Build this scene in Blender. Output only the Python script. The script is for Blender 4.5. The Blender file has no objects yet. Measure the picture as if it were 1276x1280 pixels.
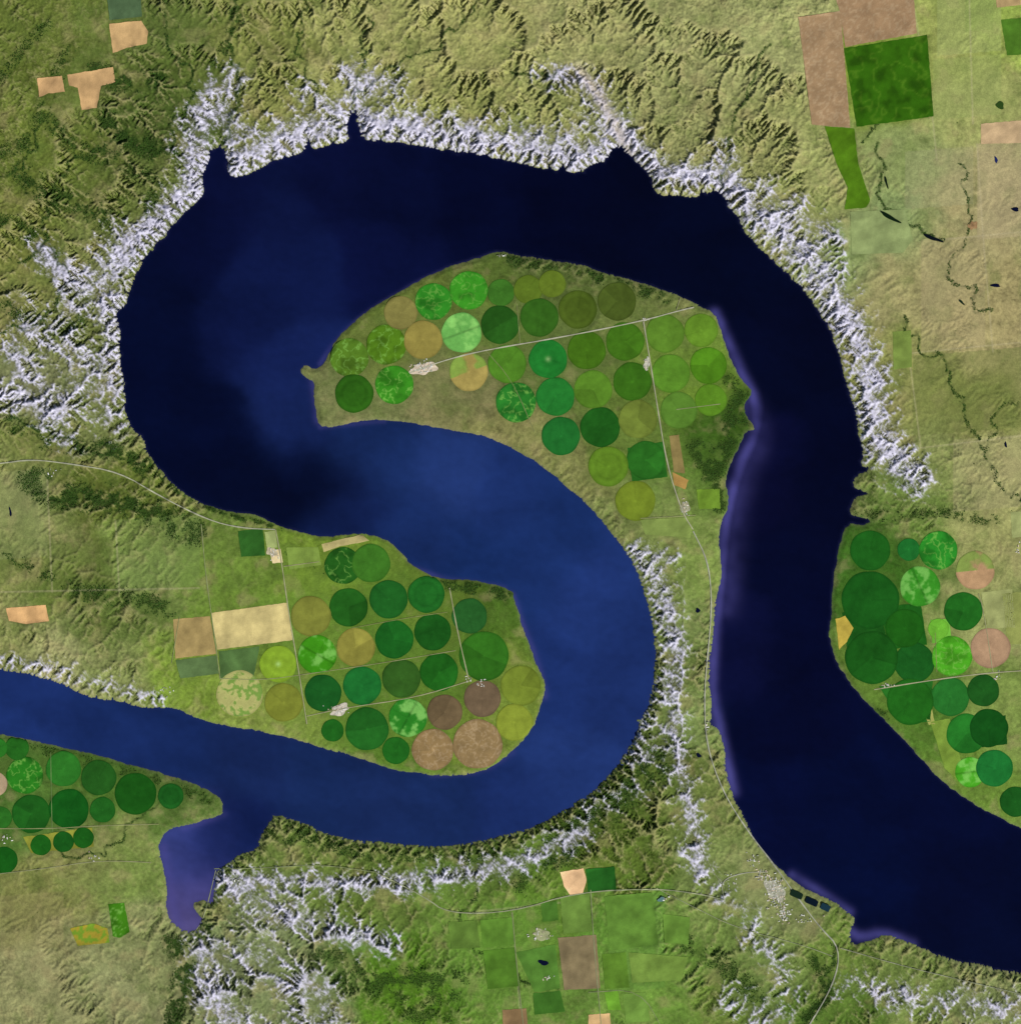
import bpy, math, numpy as np, time
T0=time.time()
rng=np.random.default_rng(7)
S=0.1; CX,CY=638.0,640.0
M=64.0; STEP=1.25
N=int((1276+2*M)/STEP)+1
xs=(-M+np.arange(N)*STEP).astype(np.float32)
PX,PY=np.meshgrid(xs,xs)
def lin(c):
    c=np.asarray(c,dtype=np.float32)/255.0
    return np.where(c<=0.04045,c/12.92,((c+0.055)/1.055)**2.4).astype(np.float32)
def sstep(a,b,x):
    t=np.clip((x-a)/(b-a),0,1); return t*t*(3-2*t)
ANG=np.random.default_rng(3).uniform(0,2*np.pi,(256,256)).astype(np.float32)
GX,GY=np.cos(ANG),np.sin(ANG)
def perlin(x,y,seed=0):
    a=0.6+seed*1.3; c,s=math.cos(a),math.sin(a)
    u=(c*x-s*y+seed*17.3+500).astype(np.float32); v=(s*x+c*y+seed*31.7+500).astype(np.float32)
    iu=np.floor(u).astype(np.int32); iv=np.floor(v).astype(np.int32)
    fu=u-iu; fv=v-iv
    i0=iu&255;i1=(iu+1)&255;j0=iv&255;j1=(iv+1)&255
    wu=fu*fu*fu*(fu*(fu*6-15)+10); wv=fv*fv*fv*(fv*(fv*6-15)+10)
    n00=GX[j0,i0]*fu+GY[j0,i0]*fv; n10=GX[j0,i1]*(fu-1)+GY[j0,i1]*fv
    n01=GX[j1,i0]*fu+GY[j1,i0]*(fv-1); n11=GX[j1,i1]*(fu-1)+GY[j1,i1]*(fv-1)
    return (n00*(1-wu)+n10*wu)*(1-wv)+(n01*(1-wu)+n11*wu)*wv
def fbm(x,y,scale,octs=4,seed=0,gain=0.5):
    r=0;a=1;f=1.0/scale
    for o in range(octs):
        r=r+a*perlin(x*f,y*f,seed+o*3); a*=gain; f*=2.03
    return r*1.5
def chaikin(P,closed=True,n=1):
    P=np.array(P,dtype=np.float64)
    for _ in range(n):
        if closed:
            Q=np.roll(P,-1,0); A=P*.75+Q*.25; B=P*.25+Q*.75
            P=np.stack([A,B],1).reshape(-1,2)
        else:
            A=P[:-1]*.75+P[1:]*.25; B=P[:-1]*.25+P[1:]*.75
            P=np.vstack([P[:1],np.stack([A,B],1).reshape(-1,2),P[-1:]])
    return P
def dist_lines(D,P,closed,rad):
    P=np.asarray(P,dtype=np.float64); n=len(P)
    for i in range(n if closed else n-1):
        a=P[i]; b=P[(i+1)%n]
        x0=int(max(0,(min(a[0],b[0])-rad+M)/STEP)); x1=int(min(N,(max(a[0],b[0])+rad+M)/STEP+2))
        y0=int(max(0,(min(a[1],b[1])-rad+M)/STEP)); y1=int(min(N,(max(a[1],b[1])+rad+M)/STEP+2))
        if x1<=x0 or y1<=y0: continue
        X=PX[y0:y1,x0:x1]-a[0]; Y=PY[y0:y1,x0:x1]-a[1]
        d=b-a; L=max(1e-9,d@d)
        t=np.clip((X*d[0]+Y*d[1])/L,0,1)
        dd=np.sqrt((X-t*d[0])**2+(Y-t*d[1])**2)
        D[y0:y1,x0:x1]=np.minimum(D[y0:y1,x0:x1],dd)
    return D
def inside(P):
    I=np.zeros((N,N),bool); P=np.asarray(P,dtype=np.float64); n=len(P)
    for i in range(n):
        a=P[i]; b=P[(i+1)%n]
        if a[1]==b[1]: continue
        lo,hi=(a,b) if a[1]<b[1] else (b,a)
        r0=int(np.ceil((lo[1]+M)/STEP)); r1=int(np.ceil((hi[1]+M)/STEP))
        r0=max(0,r0); r1=min(N,r1)
        if r1<=r0: continue
        ys=xs[r0:r1]; xi=lo[0]+(ys-lo[1])*(hi[0]-lo[0])/(hi[1]-lo[1])
        I[r0:r1]^=(xs[None,:]>xi[:,None])
    return I
def blur(a,r,it=3):
    k=max(1,int(r/STEP))
    for _ in range(it):
        for ax in (0,1):
            pw=[(0,0),(0,0)]; pw[ax]=(k+1,k)
            c=np.cumsum(np.pad(a.astype(np.float64),pw,mode='edge'),axis=ax)
            n=a.shape[ax]
            if ax==0: a=(c[2*k+1:2*k+1+n]-c[0:n])/(2*k+1)
            else: a=(c[:,2*k+1:2*k+1+n]-c[:,0:n])/(2*k+1)
    return a.astype(np.float32)
def sample(A,x,y):
    u=np.clip((np.asarray(x)+M)/STEP,0,A.shape[1]-1.001); v=np.clip((np.asarray(y)+M)/STEP,0,A.shape[0]-1.001)
    i=u.astype(int); j=v.astype(int); fu=u-i; fv=v-j
    if A.ndim==3: fu=fu[...,None]; fv=fv[...,None]
    return (A[j,i]*(1-fu)+A[j,i+1]*fu)*(1-fv)+(A[j+1,i]*(1-fu)+A[j+1,i+1]*fu)*fv

# ------------------------------------------------------------------ shoreline (map coordinates)
RIV=[(-140,815),(-60,830),(0,838),(30,842),(55,848),(80,856),(105,870),(125,874),(150,876),(172,884),(195,886),(215,884),(240,895),(270,905),(300,910),(335,916),(370,925),(400,934),(430,942),(455,950),(480,958),(505,965),(530,968),(560,970),(590,968),(615,958),(635,944),(650,930),(662,915),(672,895),(680,870),(682,852),(672,835),(665,815),(655,790),(648,765),(641,742),(639,739),(628,733),(605,728),(580,724),(555,724),(535,718),(515,706),(500,690),(488,677),(470,670),(450,667),(425,669),(405,671),(385,668),(365,662),(345,656),(330,648),(315,642),(295,641),(275,636),(255,630),(238,620),(218,606),(203,590),(190,573),(182,560),(182,548),(165,535),(157,515),(158,490),(153,465),(149,440),(152,412),(146,398),(147,388),(157,384),(162,365),(170,345),(180,325),(190,310),(205,295),(222,275),(240,258),(256,242),(253,225),(260,205),(264,188),(274,184),(282,192),(284,210),(290,222),(310,218),(330,208),(355,198),(380,190),(387,176),(391,186),(400,184),(420,180),(436,177),(435,160),(437,142),(446,141),(449,158),(451,174),(480,177),(510,179),(545,186),(575,190),(610,196),(640,202),(670,209),(698,214),(704,204),(709,216),(725,214),(745,203),(758,202),(764,187),(775,184),(788,196),(800,208),(812,220),(815,235),(825,245),(845,244),(868,248),(878,241),(895,238),(905,246),(910,262),(922,272),(930,290),(945,308),(965,325),(985,345),(1000,358),(1015,378),(1030,402),(1045,430),(1052,460),(1060,490),(1070,520),(1073,550),(1079,565),(1074,582),(1087,587),(1070,593),(1064,607),(1074,613),(1087,617),(1066,621),(1060,642),(1072,646),(1090,651),(1076,657),(1058,653),(1050,680),(1043,710),(1040,740),(1038,770),(1036,800),(1046,830),(1062,855),(1080,875),(1100,895),(1125,920),(1150,948),(1175,975),(1205,998),(1240,1018),(1276,1036),(1340,1060),(1440,1080),
(1440,1260),(1340,1230),(1276,1214),(1250,1212),(1220,1204),(1190,1200),(1160,1188),(1130,1175),(1105,1167),(1090,1176),(1064,1180),(1062,1165),(1069,1150),(1062,1142),(1050,1130),(1020,1118),(990,1100),(965,1078),(945,1055),(930,1020),(915,995),(908,965),(905,935),(900,913),(887,906),(890,885),(886,850),(888,820),(892,780),(896,745),(903,715),(898,680),(900,655),(912,630),(906,600),(912,580),(925,555),(932,540),(945,536),(932,520),(930,505),(941,490),(932,480),(918,462),(910,440),(902,415),(892,390),(870,380),(845,368),(815,358),(790,350),(760,342),(730,332),(700,326),(670,322),(640,318),(625,313),(600,322),(575,328),(550,338),(525,350),(500,365),(480,375),(455,392),(435,408),(420,425),(412,440),(405,455),(392,462),(382,456),(375,464),(383,473),(393,477),(392,495),(395,515),(398,533),(420,534),(445,527),(475,524),(510,528),(540,533),(575,540),(610,545),(640,560),(670,578),(690,592),(710,610),(735,632),(760,660),(785,695),(800,725),(812,765),(818,800),(818,840),(812,870),(800,905),(785,935),(765,965),(745,985),(720,1002),(690,1022),(660,1035),(625,1045),(590,1053),(555,1058),(515,1056),(480,1053),(450,1050),(425,1046),(400,1038),(375,1025),(345,1018),(335,1030),(325,1045),(322,1060),(300,1068),(285,1080),(268,1090),(268,1110),(265,1128),(252,1124),(240,1128),(246,1140),(254,1150),(246,1162),(236,1165),(225,1160),(212,1150),(208,1130),(210,1110),(205,1085),(198,1065),(202,1045),(215,1035),(240,1030),(265,1022),(280,1018),(278,1000),(265,990),(240,978),(200,965),(160,955),(120,943),(80,935),(40,925),(0,918),(-60,905),(-140,890)]
RP=chaikin(RIV,True,1)
D=np.full((N,N),120.0,np.float32)
dist_lines(D,RP,True,120)
IN=inside(RP)
SD=np.where(IN,-D,D)      # + on land, px
# ------------------------------------------------------------------ masks
def stroke(pts,w,warp=0.0,seed=0):
    R=w*2.6+warp
    d=np.full((N,N),R,np.float32); dist_lines(d,chaikin(pts,False,1),False,R)
    return np.exp(-(d/w)**2)*(d<R)
n_a=fbm(PX,PY,60,4,1); n_b=fbm(PX,PY,22,4,5); n_c=fbm(PX,PY,8,3,9); n_d=fbm(PX,PY,160,3,13)
BAD=[([(285,205),(330,185),(400,160),(450,150),(500,158),(560,170),(620,178),(680,188),(740,192)],24,.9),
([(440,90),(448,140)],20,.75),([(380,120),(430,140),(490,105)],20,.6),([(300,180),(285,130),(290,90)],15,.6),
([(265,120),(240,180),(245,230),(215,260),(190,285),(165,310)],22,.82),([(150,300),(130,345),(120,380),(145,400),(140,450)],25,.72),
([(50,310),(80,345),(120,360)],15,.8),([(15,440),(45,470),(70,520)],20,.74),([(60,500),(100,490),(140,480)],17,.65),([(80,550),(50,520)],15,.62),([(0,490),(30,500)],14,.74),([(40,400),(100,440),(130,520)],32,.46),([(90,370),(60,420)],14,.55),
([(700,95),(740,105),(760,140),(790,190)],13,.9),([(735,150),(780,180),(830,215),(890,225),(905,200)],18,.8),([(660,95),(700,100)],8,.5),
([(910,225),(950,270),(1000,310),(1030,350),(1060,400),(1080,440),(1090,490),(1090,530),(1115,570),(1142,600)],22,.88),([(960,240),(1000,270),(1045,300)],15,.58),
([(805,705),(830,730),(840,782),(846,830),(838,880),(850,950),(865,1030),(875,1095)],13,.72),([(790,690),(840,700)],10,.55),([(800,900),(790,960),(830,930)],14,.45),([(740,1010),(800,990)],14,.38),
([(270,1100),(340,1100),(420,1105),(500,1100),(560,1095),(620,1085),(680,1065),(730,1040)],13,.7),([(330,1130),(380,1150),(430,1165),(480,1180)],19,.68),([(290,1110),(330,1140)],16,.68),
([(255,1190),(262,1230),(290,1275),(330,1300)],22,.74),([(300,1190),(350,1220),(400,1240)],24,.6),([(360,1270),(420,1275)],16,.55),
([(890,1110),(930,1150),(960,1190),(990,1240)],16,.45),([(1060,1230),(1150,1250),(1276,1260),(1330,1260)],20,.5),([(920,1250),(960,1275)],20,.52),
([(0,822),(70,835),(150,858),(200,875)],9,.42),([(0,850),(-60,820)],10,.4)]
bad=np.zeros((N,N),np.float32)
for p,w,a in BAD: bad=np.maximum(bad,a*stroke(p,w))
wob=fbm(PX,PY,40,3,91)
bad=np.clip(np.maximum(bad,1.05*blur(bad,13,2)*(1+0.5*wob))*(1+0.25*wob),0,1)
DARK=[([(120,90),(160,105),(200,100)],13,.9),([(130,150),(160,175),(200,190)],15,.9),([(270,80),(300,30),(290,0)],10,.6),([(30,215),(60,250),(100,250),(130,270)],15,.8),([(0,280),(40,290),(70,330)],15,.7),
([(60,150),(100,190),(160,205)],12,.6),([(0,380),(60,415),(100,400)],13,.45),([(160,210),(200,230),(190,260)],12,.6),([(20,540),(70,560),(120,560)],10,.5),
([(40,600),(80,625),(140,620),(190,640),(240,665)],17,.95),([(130,560),(165,575),(185,585)],11,1),([(190,585),(230,622),(290,645),(350,660)],4,.8),([(100,740),(160,745),(210,760)],15,.6),([(0,690),(60,720),(100,735)],10,.4),
([(215,1180),(235,1200),(225,1240),(215,1290)],13,1),([(240,1150),(260,1165),(240,1185)],9,1),([(440,1220),(500,1235),(560,1230)],26,.65),([(510,1260),(550,1275)],18,.55),([(400,1190),(440,1200)],14,.5),
([(700,1060),(740,1020),(790,980),(830,940)],26,.62),([(890,590),(915,540),(930,500)],16,.9),([(870,560),(890,600),(900,630)],12,.75),([(560,730),(600,737),(640,745)],8,.9),([(900,470),(920,480)],9,.6),([(360,690),(420,720)],6,.4),
([(1040,640),(1100,645),(1180,640),(1240,650)],10,.5),([(860,1180),(900,1200),(960,1260)],15,.55),([(1020,1200),(1040,1240),(1000,1280)],9,.85),([(370,1030),(400,1055),(440,1060)],11,.7),([(450,1068),(560,1075),(650,1060)],10,.5),
([(640,325),(700,335),(760,350),(830,372)],9,.7),([(0,190),(40,180),(60,120),(90,60)],10,.6),([(340,1040),(360,1050)],9,.6),([(20,930),(120,955),(200,975),(260,1000)],7,.6),([(650,1105),(720,1060)],11,.6),
([(0,100),(30,60),(60,30)],9,.5),([(1070,880),(1110,895)],6,.6)]
dark=np.zeros((N,N),np.float32)
for p,w,a in DARK: dark=np.maximum(dark,a*stroke(p,w))
CREEK=[([(1098,180),(1108,215),(1095,245),(1112,268),(1140,280),(1175,302)],1.4),([(1170,445),(1190,460),(1185,490),(1215,500),(1205,540),(1235,560),(1240,600),(1276,625)],1.5),
([(1180,345),(1200,370),(1225,350),(1210,385),(1240,395)],1.4),([(1100,150),(1075,175)],1.0),([(1130,400),(1150,440),(1170,450)],1.1),([(1200,200),(1215,280),(1180,345)],1.0),([(1276,500),(1240,520),(1235,560)],1.1),
([(300,-20),(292,30),(286,60),(300,95),(296,140),(282,183)],2.0),([(230,130),(215,170),(230,200)],1.5),([(30,330),(60,310),(50,260),(90,200),(140,180)],1.6),([(0,230),(40,200),(50,150)],1.4),([(0,520),(40,530),(100,560),(160,575)],1.5),
([(0,420),(60,400),(90,350),(60,310)],1.3),([(200,0),(215,60),(250,110),(230,130)],1.3),([(380,0),(370,60),(400,120)],1.1),([(600,0),(560,50),(480,90),(450,120)],1.1),([(640,90),(700,95)],1.2),
([(1045,1180),(1035,1230),(1000,1285)],2.2),([(960,60),(930,120),(905,190),(900,235)],1.3),([(460,20),(450,90),(443,140)],1.3),([(600,1110),(560,1160),(620,1210),(700,1240)],1.2),([(200,1000),(120,1080),(60,1060)],1.1)]
creekm=np.zeros((N,N),np.float32)
for p,w in CREEK:
    P=chaikin(p,False,1)
    Q=[]
    for i in range(len(P)-1):
        m=max(2,int(np.hypot(*(P[i+1]-P[i]))/2.5))
        for t in np.linspace(0,1,m,endpoint=False): Q.append(P[i]*(1-t)+P[i+1]*t)
    Q=np.array(Q+[P[-1]]); q0=Q.copy()
    Q[:,0]+=9*fbm(q0[:,0],q0[:,1],22,3,21); Q[:,1]+=9*fbm(q0[:,0],q0[:,1],22,3,27)
    d=np.full((N,N),10,np.float32); dist_lines(d,Q,False,10)
    creekm=np.maximum(creekm,np.exp(-(d/w)**2)*(d<9))

# regional ground: x,y,r,g,b,relief
G=[(50,30,92,106,48,.10),(120,90,96,110,56,.06),(200,60,84,100,48,.13),(200,150,72,90,42,.16),(60,200,98,112,52,.12),(40,300,112,120,62,.14),(330,50,120,128,72,.13),(330,120,120,126,75,.2),(450,50,142,146,94,.15),(600,60,150,152,100,.16),(600,130,140,145,92,.2),(720,60,150,152,105,.15),(700,140,136,142,92,.2),(850,60,146,150,104,.15),(860,150,138,142,98,.2),(960,50,150,155,108,.13),(960,160,142,146,98,.17),(1020,220,142,148,98,.12),(1200,60,148,158,92,.02),(1210,120,150,156,100,.02),(1130,200,132,145,95,.03),(1220,250,158,150,112,.02),(1110,290,128,146,98,.03),(1150,350,150,145,105,.03),(1230,400,160,150,110,.03),(1200,500,118,124,70,.03),(1150,480,132,136,84,.04),(1240,600,148,148,102,.04),(1170,570,130,140,88,.09),(1150,640,98,122,60,.08),(1250,680,150,152,102,.02),(1250,880,120,140,75,.01),(1260,760,140,148,95,.01),(1100,720,60,100,35,.003),(1100,860,90,120,50,.005),(1150,900,80,115,45,.005),(1190,990,100,130,55,.01),
(1260,20,140,160,80,.02),(1100,100,120,140,60,.01),
(550,490,112,112,76,.01),(450,520,112,118,78,.01),(700,470,88,104,55,.003),(600,400,88,108,50,.003),(480,410,100,115,55,.005),(840,380,108,120,68,.04),(700,340,84,100,52,.05),(850,450,100,128,50,.003),(650,560,124,124,80,.02),(700,600,118,122,76,.04),(780,530,92,112,52,.004),(860,600,90,118,52,.01),(910,560,55,85,28,.01),(830,660,118,132,78,.02),(780,680,112,124,74,.06),(870,680,115,135,72,.02),(870,800,108,124,74,.08),(880,900,112,130,78,.06),(830,850,92,108,58,.18),(820,960,84,102,46,.2),(790,1020,78,98,42,.2),(750,1060,84,104,42,.18),(870,1000,104,118,66,.1),(900,1070,112,128,76,.07),(680,1110,92,122,48,.1),(650,1140,92,128,48,.03),(600,1200,100,134,58,.07),(500,1240,84,124,36,.08),(420,1200,95,122,60,.12),(560,1130,96,124,56,.08),(700,1250,96,128,58,.04),(780,1160,92,132,54,.04),(850,1180,100,132,60,.09),(820,1250,102,136,60,.06),(950,1110,122,130,88,.03),(900,1150,110,130,72,.08),(960,1200,108,128,72,.1),(900,1260,96,118,55,.1),(1050,1230,98,122,56,.08),(1130,1220,108,126,70,.1),(1230,1240,116,128,84,.12),(1050,1270,80,110,45,.1),
(400,1070,98,118,58,.14),(320,1090,100,118,62,.14),(480,1090,92,112,54,.14),(600,1070,82,104,48,.15),(350,1170,116,128,92,.17),(300,1220,112,124,88,.2),(380,1250,114,126,88,.14),(180,1180,126,134,92,.08),(120,1230,132,136,98,.08),(60,1130,120,124,74,.04),(150,1090,112,132,70,.02),(60,1200,136,136,100,.07),(40,1260,134,136,98,.08),(160,1250,130,134,98,.09),(30,1000,76,108,48,.005),(120,990,72,105,42,.005),(120,1060,125,130,82,.02),(230,990,80,105,50,.02),
(100,740,92,108,52,.06),(180,700,112,132,72,.04),(150,790,90,108,55,.08),(50,640,124,134,84,.04),(30,690,115,125,72,.04),(180,640,92,106,48,.12),(100,620,86,98,44,.13),(20,600,128,134,88,.05),(60,820,146,148,108,.1),(30,800,120,128,78,.1),(150,850,128,138,88,.1),(230,860,112,136,56,.04),(330,900,120,138,66,.02),(300,720,98,124,52,.02),(270,680,104,128,60,.02),(400,700,112,138,52,.01),(460,760,84,118,42,.003),(500,870,84,116,44,.003),(560,720,92,112,44,.005),(620,760,70,100,36,.005),(380,800,100,130,52,.003),(620,880,104,124,52,.003),
(60,480,122,128,94,.16),(100,420,108,118,68,.16),(30,400,120,124,76,.14),(40,560,104,116,58,.1),(110,520,108,118,72,.15),(100,330,112,120,72,.18),(180,230,100,112,62,.18),(120,250,92,106,52,.15),(230,300,95,106,60,.2)]
G=np.array(G,dtype=np.float32)
wx=PX[::4,::4]+26*n_a[::4,::4]+8*n_b[::4,::4]; wy=PY[::4,::4]+26*fbm(PX[::4,::4],PY[::4,::4],60,3,33)
acc=np.zeros(wx.shape+(4,),np.float32); ws=np.zeros(wx.shape,np.float32)
val=np.concatenate([lin(G[:,2:5]),G[:,5:6]],1)
for g,v in zip(G,val):
    d2=(wx-g[0])**2+(wy-g[1])**2
    w=np.exp(-d2/(2*26.**2))+1e-3*np.exp(-d2/(2*90.**2))+1e-9
    acc+=w[...,None]*v; ws+=w
acc/=ws[...,None]
def up(a,f,n_out=None):
    n_out=n_out or N
    n=a.shape[0]; u=np.clip(np.arange(n_out)/f,0,n-1.001); i=u.astype(int); t=(u-i).astype(np.float32)
    sh=(slice(None),)+(None,)*(a.ndim-1)
    a=a[i]*(1-t[sh])+a[i+1]*t[sh]
    t2=t[None,:,None] if a.ndim==3 else t[None,:]
    return a[:,i]*(1-t2)+a[:,i+1]*t2
RG=up(acc,4.0)
COL=RG[...,:3].copy(); REL=RG[...,3].copy()
print('masks',time.time()-T0)

# ------------------------------------------------------------------ fields
C=[(437,447,24,(82,120,38),'s'),(483,431,25,(80,122,30),'s'),(501,391,21,(128,124,72),'p'),(542,377,23,(52,142,42),'s'),(586,363,24,(62,152,42),'s'),(626,366,17,(58,108,38),'p'),(660,362,18,(90,115,38),'p'),(690,355,17,(92,114,38),'p'),
(625,406,24,(40,92,30),'w'),(674,397,24,(48,92,28),'p'),(722,387,24,(76,98,34),'t'),(771,377,24,(72,90,36),'w'),(577,416,25,(108,178,92),'l'),(529,425,24,(148,138,74),'p'),(443,492,24,(44,94,24),'t'),(493,481,24,(52,126,32),'s'),
(586,465,24,(156,142,84),'h'),(634,455,24,(78,128,40),'p'),(685,449,24,(32,118,46),'d'),(733,438,24,(66,108,26),'p'),(781,427,24,(64,110,28),'w'),(831,417,24,(88,128,44),'p'),(876,413,21,(94,134,42),'p'),
(645,503,25,(38,112,40),'s'),(694,496,24,(34,114,46),'p'),(741,487,24,(86,130,42),'w'),(790,477,24,(58,108,28),'p'),(838,467,24,(84,130,42),'p'),(885,457,23,(74,124,28),'w'),(701,545,24,(32,108,46),'p'),(750,534,25,(30,88,28),'p'),(797,524,24,(106,124,54),'w'),(848,513,23,(88,130,50),'p'),(888,500,20,(84,128,36),'p'),
(760,583,25,(90,126,38),'t'),(807,575,24,(38,98,32),'w'),(794,626,25,(118,140,46),'p'),
(429,707,23,(36,92,30),'s'),(464,704,24,(60,114,38),'p'),(389,770,25,(118,124,56),'p'),(436,759,24,(32,88,28),'w'),(486,749,24,(30,94,36),'p'),(533,743,23,(30,98,36),'t'),(587,770,22,(36,88,40),'p'),(397,818,24,(64,146,28),'l'),(445,809,24,(132,130,62),'w'),
(493,799,24,(24,88,30),'w'),(541,790,23,(28,90,30),'p'),(605,820,31,(44,98,28),'w'),(348,830,23,(124,158,48),'d'),(300,867,29,(176,178,118),'m'),(355,878,24,(120,130,52),'p'),(404,866,23,(26,90,36),'p'),(453,857,24,(30,112,50),'p'),(502,848,24,(46,86,32),'p'),(549,840,24,(30,94,28),'w'),
(416,913,14,(30,95,30),'p'),(459,911,27,(34,100,36),'w'),(510,897,24,(40,118,36),'l'),(556,890,22,(112,96,74),'w'),(603,873,23,(108,92,76),'p'),(651,857,25,(118,138,52),'w'),(541,937,26,(138,116,84),'b'),(597,930,31,(132,112,82),'b'),(643,903,23,(124,140,52),'p'),(495,938,17,(30,95,30),'p'),
(1087,688,25,(26,86,26),'p'),(1135,687,14,(30,108,46),'p'),(1172,688,24,(42,134,42),'s'),(1218,713,24,(182,148,118),'h'),(1149,733,25,(58,146,42),'l'),(1087,750,36,(24,84,26),'p'),(1203,764,24,(32,100,32),'w'),(1130,785,24,(32,98,26),'p'),(1089,822,33,(26,86,26),'w'),(1142,828,25,(24,84,30),'p'),(1189,820,25,(74,160,38),'s'),(1237,810,25,(170,140,118),'p'),(1172,786,13,(100,166,54),'p'),(1137,877,29,(32,98,28),'p'),(1187,871,24,(40,114,46),'p'),(1228,863,20,(30,88,32),'p'),(1207,917,25,(36,114,40),'w'),(1235,910,24,(20,80,26),'p'),(1242,960,23,(26,104,46),'p'),(1212,965,19,(76,170,42),'l'),(1268,1002,19,(26,86,30),'p'),
(32,969,23,(40,118,32),'s'),(80,961,22,(44,114,40),'p'),(124,972,22,(34,86,30),'p'),(170,992,26,(24,80,22),'p'),(214,995,16,(26,86,30),'t'),(40,1017,24,(30,92,30),'w'),(87,1011,25,(20,86,26),'p'),(129,1012,16,(30,90,30),'p'),(2,1022,14,(40,100,34),'p'),(-6,980,16,(170,150,130),'p'),(6,1075,17,(20,80,22),'p'),(22,935,15,(36,100,32),'p'),(-2,935,12,(40,110,36),'p'),(52,1056,13,(26,90,26),'p'),(80,1052,13,(24,86,28),'p'),(105,1047,13,(26,88,26),'p')]
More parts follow.
